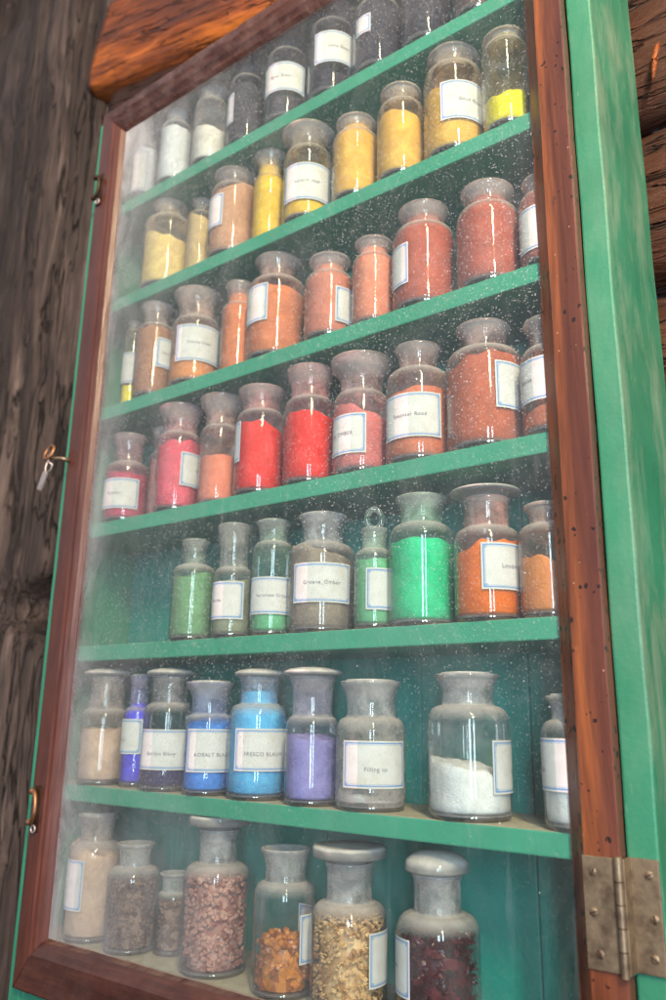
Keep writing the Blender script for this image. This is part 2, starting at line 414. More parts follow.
PIG = {'white_blue': (.62, .66, .76), 'white_cool': (.74, .76, .86), 'white_warm': (.72, .68, .64), 'charcoal': (.035, .033, .042),
 'black': (.018, .016, .022), 'dark_brown': (.06, .032, .026), 'pale_yellow': (.86, .58, .19), 'pale_ochre': (.58, .40, .17),
 'rose_tan': (.56, .28, .16), 'golden_yellow': (.86, .50, .03), 'gold_ochre': (.82, .43, .06), 'lemon': (.95, .68, .0),
 'bright_yellow': (.90, .66, .0), 'brown_sienna': (.38, .16, .075), 'soft_orange': (.76, .28, .09), 'orange_clay': (.68, .19, .07),
 'rose_clay': (.62, .19, .12), 'coral': (.76, .24, .14), 'terracotta': (.48, .095, .058), 'crimson': (.55, .035, .10),
 'dusty_pink': (.42, .16, .15), 'rose_red': (.76, .08, .13), 'salmon': (.86, .22, .13), 'bright_red': (.88, .022, .018),
 'pink_red': (.70, .16, .15), 'orange_red': (.64, .15, .06), 'terracotta_deep': (.50, .10, .04), 'moss': (.15, .34, .16),
 'sage': (.28, .31, .20), 'mint': (.12, .46, .22), 'taupe': (.27, .21, .16), 'vivid_green': (.0, .58, .24), 'orange': (.98, .14, .0),
 'pale_orange': (.85, .25, .05), 'beige': (.66, .44, .32), 'ultramarine': (.07, .055, .72), 'navy': (.018, .014, .075),
 'cobalt': (.06, .24, .80), 'sky_blue': (.09, .44, .96), 'lilac': (.26, .23, .58), 'grey_white': (.55, .53, .54), 'snow': (.95, .94, .95),
 'brown_lump': (.20, .12, .095), 'pink_lump': (.42, .20, .16), 'amber_lump': (.55, .19, .03), 'straw_lump': (.66, .40, .18), 'maroon_lump': (.055, .010, .014)}
PM = {}; GM = {}
for k, c in PIG.items():
    PM[k] = powder(k + '_powder', c)
    film = tuple(.62 * a + .38 * b for a, b in zip(c, (.64, .58, .56)))
    amt = .15
    if k in ('charcoal', 'black', 'dark_brown'): film, amt = (.30, .28, .30), .07
    if k == 'grey_white': film, amt = (.55, .50, .48), .42
    if k == 'pink_red': amt = .28
    if k in ('vivid_green', 'cobalt', 'sky_blue', 'orange', 'bright_red', 'lemon'): amt = .06
    if k in ('snow', 'lilac', 'navy', 'ultramarine'): amt = .09
    if k in ('brown_lump', 'straw_lump', 'amber_lump', 'maroon_lump', 'pink_lump'): film, amt = (.46, .43, .44), .05
    GM[k] = jar_glass(k + '_jar_glass', film, amt)
PM['brown_lump'] = chunk('brown_lumps', (.09, .045, .035), (.30, .19, .15), .8)
PM['pink_lump'] = chunk('pink_lumps', (.30, .10, .08), (.60, .34, .28), .75)
PM['amber_lump'] = chunk('amber_resin_lumps', (.26, .065, .010), (.66, .24, .04), .3)
PM['straw_lump'] = chunk('straw_resin_flakes', (.42, .21, .08), (.84, .56, .29), .4)
PM['maroon_lump'] = chunk('maroon_resin_shards', (.014, .002, .004), (.12, .014, .020), .2)

NK = {}
for k, c in PIG.items():
    film = tuple(.42 * a + .58 * b for a, b in zip(c, (.76, .72, .73)))
    if k in ('charcoal', 'black', 'dark_brown'): film = (.20, .185, .20)
    if k.endswith('_lump') or k in ('snow', 'grey_white', 'taupe'): film = (.74, .72, .75)
    NK[k] = jar_glass(k + '_ground_neck_glass', film, .34)
def paper():
    s = NT('printed_label_paper')
    ua = s.n('ShaderNodeUVMap', uv_map='a'); ub = s.n('ShaderNodeUVMap', uv_map='b')
    sa = s.n('ShaderNodeSeparateXYZ'); sb = s.n('ShaderNodeSeparateXYZ')
    s.t.links.new(ua.outputs[0], sa.inputs[0]); s.t.links.new(ub.outputs[0], sb.inputs[0])
    dx = s.math('MINIMUM', sa.outputs[0], sb.outputs[0]); dy = s.math('MINIMUM', sa.outputs[1], sb.outputs[1])
    d = s.math('MINIMUM', dx, dy)     # distance to the label's edge, metres x 10
    def band(x, a, b): return s.math('MULTIPLY', s.math('GREATER_THAN', x, a), s.math('LESS_THAN', x, b))
    l1 = band(d, .034, .064); l2 = band(d, .076, .088)
    cn = s.math('MULTIPLY', band(dx, .060, .115), band(dy, .060, .115))
    ink = s.math('MAXIMUM', s.math('MAXIMUM', l1, s.math('MULTIPLY', l2, .6)), s.math('MULTIPLY', cn, .75))
    v = s.coord('Object'); n = s.noise(v, 60, 5, .6); n2 = s.noise(v, 16, 3)
    p = s.mix(s.rng(n, .3, .75), (.62, .61, .62), (.52, .50, .48))
    p = s.mix(s.rng(n2, .55, .75, 0, .6), p, (.52, .43, .31))
    p = s.mix(s.math('MULTIPLY', s.math('LESS_THAN', d, .012), .35), p, (.62, .52, .40))
    c = s.mix(s.math('MULTIPLY', ink, s.rng(n, .2, .6, 1.0, .75)), p, (.055, .21, .50))
    return s.done(s.bsdf(c, .75, s.bump(n, .0003, .5), spec=.25))
M['paper'] = paper()
_s = NT('typed_ink'); M['ink'] = _s.done(_s.bsdf((.16, .15, .17), .8))
_s = NT('cobweb_threads'); M['web'] = _s.done(_s.bsdf((.55, .50, .44), .9))
# ------------------------------------------------------------------ setting behind the cabinet
def wobble(o_bm, amp, f, keep=None, seed=0.0):
    for v in o_bm.verts:
        p = Vector((v.co.x * f[0] + seed, v.co.y * f[1], v.co.z * f[2]))
        d = noise.fractal(p, .9, 2.0, 5) * amp + noise.ridged_multi_fractal(p * .7, 1, 2, 3, 1, 2) * amp * .25
        n = v.normal.copy()
        v.co += n * d
def grid_log(axis, length, prof, steps, around):
    """closed hewn log: prof(angle)->(a,b) cross-section, extruded along axis"""
    bm = bmesh.new(); rings = []
    for i in range(steps + 1):
        t = -length / 2 + length * i / steps
        rg = []
        for k in range(around):
            a, b = prof(2 * PI * k / around, t)
            rg.append(bm.verts.new((t, a, b) if axis == 'x' else (a, b, t)))
        rings.append(rg)
    for A, B in zip(rings, rings[1:]):
        for k in range(around): bm.faces.new((A[k], A[(k + 1) % around], B[(k + 1) % around], B[k]))
    bm.faces.new(rings[0]); bm.faces.new(rings[-1][::-1])
    bmesh.ops.recalc_face_normals(bm, faces=bm.faces[:]); bm.normal_update()
    return bm
def superell(a, hx, hy, p):
    c, s_ = math.cos(a), math.sin(a)
    return hx * math.copysign(abs(c) ** p, c), hy * math.copysign(abs(s_) ** p, s_)

wb = link('wall', bx(-3.2, 2.4, 1.16, 1.22, Z0 - 1.45, Z0 + 2.2), M['log_dark']); wb['kind'] = 'structure'

pm = grid_log('z', 3.0, lambda a, t: superell(a, .36, .22, .42), 260, 150)
wobble(pm, .026, (3.0, 3.0, .9), seed=3.7)
pm.normal_update(); wobble(pm, .0075, (22, 22, 4.5), seed=1.3)
for v in pm.verts:            # deep check running up the face, knot and a bite out of the right edge
    x, z = v.co.x, v.co.z
    for (cx, w_, dep, ph) in ((.05, .012, .05, 0), (.21, .007, .03, 2), (-.09, .010, .04, 4), (.29, .008, .03, 5)):
        xx = cx + .025 * math.sin(z * 2.1 + ph) + .01 * math.sin(z * 7 + ph)
        if v.co.y < 0: v.co.y += dep * math.exp(-((x - xx) / w_) ** 2) * (0.6 + .4 * math.sin(z * 3 + ph))
    for (kx, kz, kr) in ((-.16, .55, .05), (.17, -.55, .035), (.02, .95, .06)):
        dd = math.hypot(x - kx, (z - kz) * .7)
        if v.co.y < 0 and dd < 3 * kr: v.co.y -= .03 * math.exp(-(dd / kr) ** 2) - .02 * math.exp(-(dd / (kr * .4)) ** 2)
    b = math.exp(-((z + .30) / .045) ** 2)
    if x > .2: v.co.x -= .07 * b
o = link('timber_post', pm, M['post'], smooth=True, loc=(-1.73, 1.07, Z0 + .5))
tag(o, 'rough weathered grey-brown timber post with cracks, left of the cabinet', 'post')

def wlog(z, h, y, x0, x1, mat, label, seed, tilt=0.0, pw=.6, amp=.014, d=.13):
    bm = grid_log('x', x1 - x0, lambda a, t: superell(a, d, h / 2, pw), int((x1 - x0) * 70), 72)
    wobble(bm, amp, (2.2, 7, 7), seed=seed)
    o = link('wall_log', bm, mat, smooth=True, loc=((x0 + x1) / 2, y, Z0 + z)); o.rotation_euler = (0, tilt, 0)
    return tag(o, label, 'log', 'logs of the wall behind the cabinet')
wlog(.40, .225, 1.035, -1.30, 1.3, M['log_dark'], 'dark log low behind the right side panel, under the dusty seam', 1.2)
wlog(.625, .215, 1.035, -1.30, 1.3, M['log_dark'], 'dark reddish log behind the cabinet, just above the dusty seam', 5.2)
wlog(.85, .215, 1.045, -1.30, 1.3, M['log_dark'], 'near black log at the top right behind the cabinet, with a splinter on it', 9.1)
wlog(1.075, .215, 1.035, -1.30, 1.3, M['log_dark'], 'dark log mostly hidden behind the top of the cabinet', 14.3)
wlog(1.185, .20, 1.02, -1.33, -.3, M['log_dark'], 'dark cracked log between the amber log and the top of the cabinet', 21.0, tilt=.20)
wlog(1.338, .24, .995, -1.375, -.3, M['log_orange'], 'bright amber orange log above the cabinet at the upper left', 33.0, tilt=.25, amp=.012, pw=.30)
# splinter hanging on the log
bm = bmesh.new()
tube(bm, [(0, 0, 0), (.004, -.004, .012), (.007, -.005, .028), (.0105, -.003, .045), (.012, .002, .055)], [.0012, .003, .0042, .0035, .001], 8)
wobble(bm, .0008, (120, 120, 120))
o = link('wood_splinter', bm, M['log_orange'], smooth=True, loc=(-.203, .896, Z0 + .765)); tag(o, 'curved orange splinter of wood hanging on the dark log at the upper right', 'splinter')
# cobwebs
def web(name, pts_fn, n, label, rad):
    bm = bmesh.new()
    for i in range(n):
        a, b = pts_fn(); a, b = Vector(a), Vector(b); m = (a + b) / 2 + Vector((random.gauss(0, .004), random.gauss(0, .004), -abs(random.gauss(0, .01))))
        tube(bm, [a, a * .25 + m * .5 + b * .25 + Vector((0, 0, -.001)), m * .5 + b * .25 + a * .25, b], rad * random.uniform(.5, 1.3), 4)
    o = link(name, bm, M['web']); tag(o, label, 'cobweb', 'cobwebs behind the cabinet')
R_ = random.uniform

# ------------------------------------------------------------------ the cabinet
XL, XR = -1.0555, -0.2408           # inside faces of the side panels
cab = empty('pigment_cabinet', (-.65, .79, Z0 - .372), 'green painted wall cabinet with seven rows of jars behind a brown framed glass door', 'cabinet')
bpy.context.view_layer.update()
PINV = cab.matrix_world.inverted()
def part(name, bm, mat, parent=cab, smooth=False, label=None):
    o = link(name, bm, mat, smooth=smooth)
    o.parent = parent
    o.matrix_parent_inverse = (PINV if parent is cab else Matrix.Identity(4))
    if label: o['label'] = label
    return o
def uneven(bm, amp, f):
    for v in bm.verts: v.co += Vector((noise.noise(v.co * f + Vector((3, 0, 0))), noise.noise(v.co * f + Vector((0, 7, 0))), 0)) * amp
def longbox(x0, x1, y0, y1, z0, z1, n, axis, bev, amp=.0006, f=9):
    bm = bx(x0, x1, y0, y1, z0, z1, bev=bev)
    no = Vector((1, 0, 0)) if axis == 'x' else Vector((0, 0, 1))
    a, b = (x0, x1) if axis == 'x' else (z0, z1)
    for i in range(1, n):
        bmesh.ops.bisect_plane(bm, geom=bm.verts[:] + bm.edges[:] + bm.faces[:], plane_co=no * (a + (b - a) * i / n), plane_no=no)
    uneven(bm, amp, f); return bm
part('side_panel', longbox(XR, -.2148, .7126, .868, Z0 - .372, Z0 + 1.0085, 60, 'z', .0022, .0009), M['green_side'], label='right side panel with scraped and dusty green paint')
part('side_panel', longbox(-1.0812, XL, .7126, .868, Z0 - .372, Z0 + 1.0085, 40, 'z', .002), M['green'])
part('top_panel', bx(XL + .0005, XR - .0005, .7195, .8415, Z0 + .985, Z0 + 1.007, bev=.002), M['green'])
part('bottom_panel', bx(XL + .0005, XR - .0005, .7195, .868, Z0 - .310, Z0 - .283, bev=.001), M['shelf'])
part('plinth', bx(XL + .0005, XR - .0005, .7140, .735, Z0 - .371, Z0 - .3485, bev=.001), M['green'])
bm = bmesh.new(); n = 6; wd = (XR - XL - .002) / n
for i in range(n):
    x0 = XL + .001 + i * wd
    box(bm, x0 + .0004, x0 + wd - .0004, .842 + .0015 * (i % 2), .860, Z0 - .2825, Z0 + 1.006, bev=.0018)
part('back_panel', bm, M['green_back'])
TH = .023
for zb in (1.145, .8888, .6248, .3597, .1031, -.1629):
    z = Z0 + zb * .7
    bm = bx(XL + .0005, XR - .0005, .7200, .8410, z + .0018, z + TH, bev=.0016)
    for i in range(1, 24): bmesh.ops.bisect_plane(bm, geom=bm.verts[:] + bm.edges[:] + bm.faces[:], plane_co=(XL + (XR - XL) * i / 24, 0, 0), plane_no=(1, 0, 0))
    part('shelf', bm, M['shelf'])

# door: stiles and rails with a moulded inner edge, rebated for the pane
DY0, DY1 = .6985, .7118
DL, DR, GL, GR = -1.0535, -.2414, -1.0065, -.2875
ZB, ZBI, ZTI, ZT = Z0 - .346, Z0 - .2825, Z0 + .961, Z0 + 1.009
def stile_profile(xo, xi, sgn):
    e = .0015
    return [(xo, DY1), (xo, DY0 + e), (xo + sgn * e, DY0), (xi - sgn * .0175, DY0), (xi - sgn * .0145, DY0 + .0020), (xi - sgn * .010, DY0 + .0030), (xi - sgn * .004, DY0 + .0075), (xi, DY0 + .0145), (xi, .7182), (xi - sgn * .02, .7182), (xi - sgn * .02, DY1)] if sgn > 0 else \
          [(xo, DY1), (xo, DY0 + e), (xo + sgn * e, DY0), (xi - sgn * .0160, DY0), (xi - sgn * .0145, DY0 + .0025), (xi - sgn * .0090, DY0 + .0075), (xi - sgn * .002, DY0 + .0140), (xi, DY0 + .0155), (xi, .7182), (xi - sgn * .02, .7182), (xi - sgn * .02, DY1)]
def sweep(bm, pts, N, fn):
    rings = [[bm.verts.new(fn(p, q, i / N)) for p, q in pts] for i in range(N + 1)]
    for A, B in zip(rings, rings[1:]):
        for k in range(len(pts)): bm.faces.new((A[k], A[(k + 1) % len(pts)], B[(k + 1) % len(pts)], B[k]))
    bm.faces.new(rings[0]); bm.faces.new(rings[-1][::-1])
def stile(xo, xi, sgn):
    bm = bmesh.new()
    def fn(x, y, t):
        f = (x - xo) / (xi - xo)                                   # mitred into the rails at both ends
        z = ZB + (ZBI - ZB) * f + (ZT + (ZTI - ZT) * f - ZB - (ZBI - ZB) * f) * t
        return (x + .0007 * noise.noise(Vector((x * 40, y * 40, z * 12))), y + .0006 * noise.noise(Vector((x * 60 + 5, y * 30, z * 15))), z)
    sweep(bm, stile_profile(xo, xi, sgn), 90, fn); return bm
def rail(zo, zi, sgn, rough):
    bm = bmesh.new(); s1, s2, s3, s4 = (.032, .026, .017, .006) if rough else (.019, .015, .010, .004)
    pts = [(zo, DY1), (zo, DY0 + .002), (zo + sgn * .002, DY0 + .0006), (zi - sgn * s1, DY0 + .0006), (zi - sgn * s2, DY0 + .0032), (zi - sgn * s3, DY0 + .0055), (zi - sgn * s4, DY0 + .011), (zi, DY0 + .0155), (zi, .7180), (zi - sgn * .018, .7180), (zi - sgn * .018, DY1)]
    def fn(z, y, t):
        f = (z - zo) / (zi - zo); a, b = DL + (GL - DL) * f, DR + (GR - DR) * f
        x = a + .0003 + (b - a - .0006) * t
        k = 1.0 if rough else .5
        return (x, y + k * .0013 * noise.fractal(Vector((x * 45, y * 60, z * 60)), 1, 2, 3), z + k * .0010 * noise.fractal(Vector((x * 30 + 9, y * 20, z * 50)), 1, 2, 3))
    sweep(bm, pts, 130, fn); return bm
part('door_stile', stile(DL, GL, 1), M['stile_left'], label='left door stile of plum brown wood with a rounded moulding')
part('door_stile', stile(DR, GR, -1), M['stile'], label='right door stile dotted with wormholes')
part('door_rail', rail(ZT, ZTI, -1, True), M['rail'], label='worn top rail of the door')
part('door_rail', rail(ZB, ZBI, 1, False), M['rail_low'], label='bottom rail of the door with a dusty ledge')
bm = bx(GL - .006, GR + .006, .7139, .7165, Z0 - .288, Z0 + .967)
for f in bm.faces: f.material_index = 0 if f.normal.y < -.5 else 1
bm.normal_update()
for f in bm.faces: f.material_index = 0 if f.calc_center_median().y < .714 else 1
part('door_glass', bm, [M['pane'], M['pane_edge']], label='dusty pane of the door, palest at the left')

# hinge
hz0, hz1 = Z0 - .187, Z0 - .1035
hx = -.2422
hinge = part('hinge', (lambda b: (tube(b, [(hx, .6945, hz0 - .0015), (hx, .6945, hz1 + .0015)], .0034, 18), b)[1])(bmesh.new()), M['brass'], smooth=False, label='brass butt hinge low on the right door stile')
def hp(name, bm, mat=M['brass'], **k):
    return part(name, bm, mat, parent=hinge, **k)
hp('hinge_leaf', bx(-.2725, hx - .0030, .6962, .6982, hz0, hz1, bev=.0006))
hp('hinge_leaf', bx(hx + .0030, -.2155, .7095, .7122, hz0, hz1, bev=.0006))
hp('hinge_leaf', bx(hx + .0026, hx + .0046, .6950, .7100, hz0, hz1, bev=.0004), label='bent web of the leaf beside the knuckle')
for k in range(1, 5):
    z = hz0 + (hz1 - hz0) * k / 5
    b = bmesh.new(); lathe(b, [(.0029, z - .0006), (.00365, z - .0004), (.00365, z + .0004), (.0029, z + .0006)], 18, hx, .6945, True); hp('knuckle_ring', b, M['brass_dark'])
def screw(x, y, z, ang):
    b = bmesh.new()
    lathe(b, [(0, .0009), (.0018, .0008), (.0032, .0003), (.0034, 0), (.0034, -.0006)], 20, cap=True)
    b2 = bmesh.new(); box(b2, -.0032, .0032, -.0004, .0004, .0006, .00105)
    bmesh.ops.rotate(b2, verts=b2.verts[:], matrix=Matrix.Rotation(ang, 3, 'Z'))
    RX = Matrix.Rotation(PI / 2, 3, 'X')
    for q in (b, b2):
        bmesh.ops.rotate(q, verts=q.verts[:], matrix=RX); bmesh.ops.translate(q, verts=q.verts[:], vec=(x, y, z))
    hp('screw', b, M['brass'], smooth=False); hp('screw_slot', b2, M['brass_dark'])
for (x, y, zz, a) in ((-.2640, .6960, .86, 1.1), (-.2650, .6960, .50, .3), (-.2615, .6960, .14, 2.0), (-.2235, .7093, .86, .5), (-.2215, .7093, .48, 1.7), (-.2235, .7093, .14, 2.6)):
    screw(x, y, hz0 + (hz1 - hz0) * zz, a)

# hook latches on the left stile
def latch(x, z, s, mat_bar, label):
    b = bmesh.new()
    box(b, x - .006 * s, x + .006 * s, .6972, .6990, z - .026 * s, z + .022 * s, bev=.0012)
    pl = part('hook_latch', b, M['brass_dark'], label=label)
    b = bmesh.new()
    path = [(x - .004 * s + .011 * s * math.sin(t), .6935 - .004 * math.sin(t), z + .016 * s * math.cos(t)) for t in [PI * k / 14 for k in range(15)]]
    tube(b, path, [.0030 * s - .0008 * s * math.sin(PI * k / 14) for k in range(15)], 10)
    part('latch_hook', b, mat_bar, parent=pl, smooth=True)
    for dz in (.016, -.016):
        b = bmesh.new(); bmesh.ops.create_icosphere(b, subdivisions=3, radius=.0040 * s)
        for v in b.verts: v.co = Vector((v.co.x * 1.1 + x - .005 * s, v.co.y + .6930, v.co.z * .9 + z + dz * s))
        part('latch_knob', b, mat_bar, parent=pl, smooth=True)
    b = bmesh.new()
    tube(b, [(x + .001 + .0036 * s * math.cos(t), .6950, z - .0225 * s + .0036 * s * math.sin(t)) for t in [2 * PI * k / 16 for k in range(16)]], .0012 * s, 8, closed=True)
    part('latch_eye', b, M['steel'], parent=pl, smooth=True)
latch(-1.0425, Z0 + .857, 1.25, M['brass_dark'], 'dark hook latch high on the left stile')
latch(-1.0385, Z0 - .122, 1.25, M['copper'], 'coppery hook latch low on the left stile')
# hasp eye and the small padlock hanging in it
b = bmesh.new(); ex, ez = -1.060, Z0 + .378
tube(b, [(ex + .012, .6985, ez - .001), (ex + .008, .688, ez), (ex - .006, .6845, ez + .002), (ex - .014, .683, ez + .003)], [.0036, .0030, .0028, .0024], 10)
part('hasp_eye', b, M['brass'], smooth=True)
lk = empty('padlock', (ex - .012, .680, ez - .036), 'small dangling steel padlock with a coppery ring at the left edge of the door', 'padlock')
lk.scale = (1.2, 1.2, 1.2)
b = bmesh.new()
tube(b, [(-.003 + .0085 * math.cos(t), .003 * math.sin(t), .040 + .0095 * math.sin(t)) for t in [2 * PI * k / 22 for k in range(22)]], .0021, 10, closed=True)
link('ring', b, M['copper'], lk, True)
b = bmesh.new()
tube(b, [(-.004, 0, .036), (.0005, -.002, .026), (.007, 0, .022), (.003, .001, .016), (-.006, 0, .012), (-.0075, 0, .020), (-.003, 0, .032)], .0014, 8)
link('shackle', b, M['steel'], lk, True)
b = bx(-.0042, .0042, -.0022, .0022, -.0125, .0125, bev=.0014)
bmesh.ops.rotate(b, verts=b.verts[:], matrix=Matrix.Rotation(.42, 3, 'Y')); bmesh.ops.translate(b, verts=b.verts[:], vec=(-.0105, 0, .003))
link('lock_body', b, M['steel'], lk)

# ------------------------------------------------------------------ jars
def label_patch(r, a0, a1, z0, z1):
    bm = bmesh.new(); ua = bm.loops.layers.uv.new('a'); ub = bm.loops.layers.uv.new('b')
    N = 36; vs = []; R = r + .0006; K = 6
    for i in range(N + 1):
        a = a0 + (a1 - a0) * i / N
        zz0 = z0 + (.00022 if i % 2 else -.00022); zz1 = z1 + (.00022 if i % 2 else -.00022)
        vs.append([bm.verts.new((R * math.cos(a), R * math.sin(a), zz0 + (zz1 - zz0) * k / K)) for k in range(K + 1)])
    W = (a1 - a0) * R; H = z1 - z0
    for i in range(N):
        for k in range(K):
            f = bm.faces.new((vs[i][k], vs[i + 1][k], vs[i + 1][k + 1], vs[i][k + 1]))
            for lp, (ii, kk) in zip(f.loops, ((i, k), (i + 1, k), (i + 1, k + 1), (i, k + 1))):
                u, v = W * ii / N * 20, H * kk / K * 20
                lp[ua].uv = (u, v); lp[ub].uv = (W * 20 - u, H * 20 - v)
    return bm
DG = bpy.context.evaluated_depsgraph_get
def text_mesh(txt, size):
    cu = bpy.data.curves.new('lettering', 'FONT'); cu.body = txt; cu.size = size; cu.align_x = 'CENTER'; cu.align_y = 'CENTER'; cu.space_character = 1.12
    cu.resolution_u = 3
    to = bpy.data.objects.new('lettering_source', cu); COL.objects.link(to)
    me = bpy.data.meshes.new_from_object(to.evaluated_get(DG()))
    bpy.data.objects.remove(to); bpy.data.curves.remove(cu)
    return me
def lump_fill(r, z0, z1, kind):
    rnd = random.Random(int(r * 1e5)); bm = bmesh.new()
    lathe(bm, [(0, z0), (r * .80, z0), (r * .82, (z0 + z1) / 2), (r * .76, z1 - .008), (r * .4, z1 - .004), (0, z1 - .004)], 30)
    sz = {'straw_lump': .0034, 'amber_lump': .0062, 'maroon_lump': .0066, 'pink_lump': .0042, 'brown_lump': .0036}[kind]
    cnt = int(.55 * (z1 - z0) * 2 * PI * r / (sz * sz)) + 24
    flat = {'straw_lump': .45, 'maroon_lump': .4}.get(kind, .8)
    for i in range(cnt):
        a = rnd.uniform(0, 2 * PI)
        top = rnd.random() < .28
        rr = r * (rnd.random() ** .5) * .85 if top else r - sz * rnd.uniform(.75, 1.3)
        z = (z1 - sz * rnd.uniform(-.2, .9)) if top else rnd.uniform(z0 + sz * .5, z1 - sz * .3)
        rr = min(rr, r - sz * .9)
        q = bmesh.ops.create_icosphere(bm, subdivisions=1, radius=1)['verts']
        rot = Matrix.Rotation(rnd.uniform(0, 6.3), 3, Vector((rnd.gauss(0, 1), rnd.gauss(0, 1), rnd.gauss(0, 1))).normalized())
        sc3 = Vector((sz * rnd.uniform(.7, 1.1), sz * rnd.uniform(.6, 1.0), sz * flat * rnd.uniform(.6, 1.0)))
        for v in q:
            c = Vector((v.co.x * sc3.x, v.co.y * sc3.y, v.co.z * sc3.z)) * rnd.uniform(.8, 1.12)
            v.co = rot @ c + Vector((rr * math.cos(a), rr * math.sin(a), z))
            h = math.hypot(v.co.x, v.co.y)
            if h > r - .0008: v.co.x *= (r - .0008) / h; v.co.y *= (r - .0008) / h
            v.co.z = max(v.co.z, z0 + .0003)
    return bm
SHELF_TOP = {1: .8245, 2: .64516, 3: .46036, 4: .27479, 5: .09517, 6: -.09103, 7: -.283}
def jar(row, x, y, r, zs, zr, rr, typ, fill, full, lv, lab, face, txt, label):
    J = empty('pigment_jar', (x, y, Z0 + SHELF_TOP[row] + .0002), label, 'jar', 'glass pigment jars on the cabinet shelves')
    gm = GM[fill]
    sh = min(.48 * r, .018); rn = min(rr * .80, r * .76)
    zsb = zs - sh
    bz = .0065
    prof = [(r * .965, .0042), (r * .99, .0060), (r, .009)]
    prof += [(r, .009 + (zsb - .009) * k / 6) for k in range(1, 7)]
    for k in range(1, 9):
        a = PI / 2 * k / 9
        prof.append((rn * 1.02 + (r - rn * 1.02) * math.cos(a) ** .85, zsb + (sh) * math.sin(a)))
    nh = zr - zs
    lipz = .0034
    body_prof = list(prof); prof = [prof[-1]]
    prof += [(rn * 1.02, zs + nh * .02), (rn, zs + nh * .08), (rn * .985, zs + nh * .30)]
    rt = rr if typ in ('open', 'disc', 'mouth') else rr * .86
    flare = .60 if typ == 'disc' else .74
    for k in range(1, 6):
        t = k / 5
        prof.append((rn * .985 + (rt * .93 - rn * .985) * t ** 2.2, zs + nh * (.30 + (flare + .12 - .30) * t)))
    ztop = zr if typ in ('open', 'disc', 'mouth') else zr
    prof += [(rt * .985, ztop - lipz), (rt, ztop - lipz * .65), (rt, ztop - lipz * .3), (rt * .975, ztop)]
    prof += [(rt * .90, ztop)]
    inner = rn * .80
    prof += [(rt * .84, ztop - .002), (inner, ztop - nh * .45), (inner, zs + .001)]
    bm = bmesh.new(); lathe(bm, body_prof, 60); link('jar_body', bm, gm, J, True)
    bm = bmesh.new(); lathe(bm, prof, 60); link('jar_neck', bm, NK[fill], J, True)
    bm = bmesh.new(); lathe(bm, [(0, .0018), (r * .6, .0012), (r * .84, 0), (r * .93, .0006), (r * .962, .0040), (r * .94, .0058), (r * .6, .0050), (0, .0046)], 48); link('jar_base', bm, M['jar_base'], J, True)
    # stopper
    if typ in ('open', 'disc'):
        bm = bmesh.new(); a = rt * .82
        lathe(bm, [(0, ztop - nh * .40), (inner * .93, ztop - nh * .40), (inner * .96, ztop - nh * .2), (a, ztop - .0016), (a * 1.02, ztop + .0004), (a * .98, ztop + .0018), (a * .5, ztop + .0026), (0, ztop + .0028)], 44)
        link('stopper', bm, M['lid'] if row > 5 else NK[fill], J, True)
    elif typ == 'dome':
        bm = bmesh.new(); a = rr * 1.10; hs = 1.9 if row == 7 else 1.0
        lathe(bm, [(0, ztop - nh * .4), (inner * .93, ztop - nh * .4), (inner * .96, ztop - .003), (a * .80, ztop + .0008), (a * .97, ztop + .0022), (a, ztop + .0042), (a * .96, ztop + .0062 * hs), (a * .80, ztop + .0085 * hs), (a * .5, ztop + .0105 * hs), (0, ztop + .0115 * hs)], 48)
        link('stopper', bm, M['lid'], J, True)
    elif typ == 'lid':
        bm = bmesh.new(); a = rr * 1.26; q = 1.9 if row == 7 else 1.0; a *= (1.04 if row == 7 else 1.0)
        lathe(bm, [(0, ztop - nh * .4), (inner * .93, ztop - nh * .4), (inner * .96, ztop - .003), (inner * 1.0, ztop + .002), (a * .80, ztop + .0038), (a * .98, ztop + .0056), (a, ztop + .0070 * q), (a * .97, ztop + .0084 * q), (a * .55, ztop + .0078 * q), (0, ztop + .0080 * q)], 52)
        link('stopper', bm, M['lid'], J, True)
    elif typ == 'ball':
        bm = bmesh.new()
        tube(bm, [(math.sin(face) * -.0085 * math.cos(t), math.cos(face) * .0085 * math.cos(t), ztop + .0120 + .0115 * math.sin(t)) for t in [2 * PI * k / 24 for k in range(24)]], .0034, 10, closed=True)
        link('stopper', bm, gm, J, True)
    # contents
    ri = r - .0022
    rnd = random.Random(int(x * -1e4) + row)
    if fill.endswith('_lump'):
        link('resin_pieces', lump_fill(ri, .0062, lv, fill), PM[fill], J, False)
    else:
        nk = 0.0
        zt = lv if lv else (zsb + sh * .35 if full == 'F' else zsb)
        if full[0] == 'F' and not lv: zt = zsb + sh * .2
        prof = [(0, bz), (ri * .93, bz + .0002), (ri, bz + .0028)]
        bm = bmesh.new()
        if full == 'FN' and not lv:
            prof += [(ri, bz + (zsb - bz) * k / 5) for k in range(1, 6)]
            for k in range(1, 7):
                a = PI / 2 * k / 7
                prof.append((rn * .86 + (ri - rn * .86) * math.cos(a), zsb + sh * .93 * math.sin(a)))
            zk = zs + nh * .45; prof += [(rn * .86, zk), (rn * .5, zk + .002), (0, zk + .0025)]
            lathe(bm, prof, 44)
        else:
            zt = max(zt, .014)
            rtop = ri if zt <= zsb else rn * .9 + (ri - rn * .9) * math.sqrt(max(0, 1 - ((zt - zsb) / sh) ** 2))
            prof += [(ri, bz + (min(zt, zsb) - .002 - bz) * k / 5) for k in range(1, 6)]
            if zt > zsb: prof.append((rtop, zt - .001))
            prof += [(rtop * .97, zt), (rtop * .8, zt + .0005), (rtop * .55, zt + .001), (rtop * .3, zt + .001), (0, zt + .001)]
            lathe(bm, prof, 44)
            sx, sy = rnd.gauss(0, .17), rnd.gauss(0, .17)
            if fill == 'snow': sx, sy = -.22, -.04
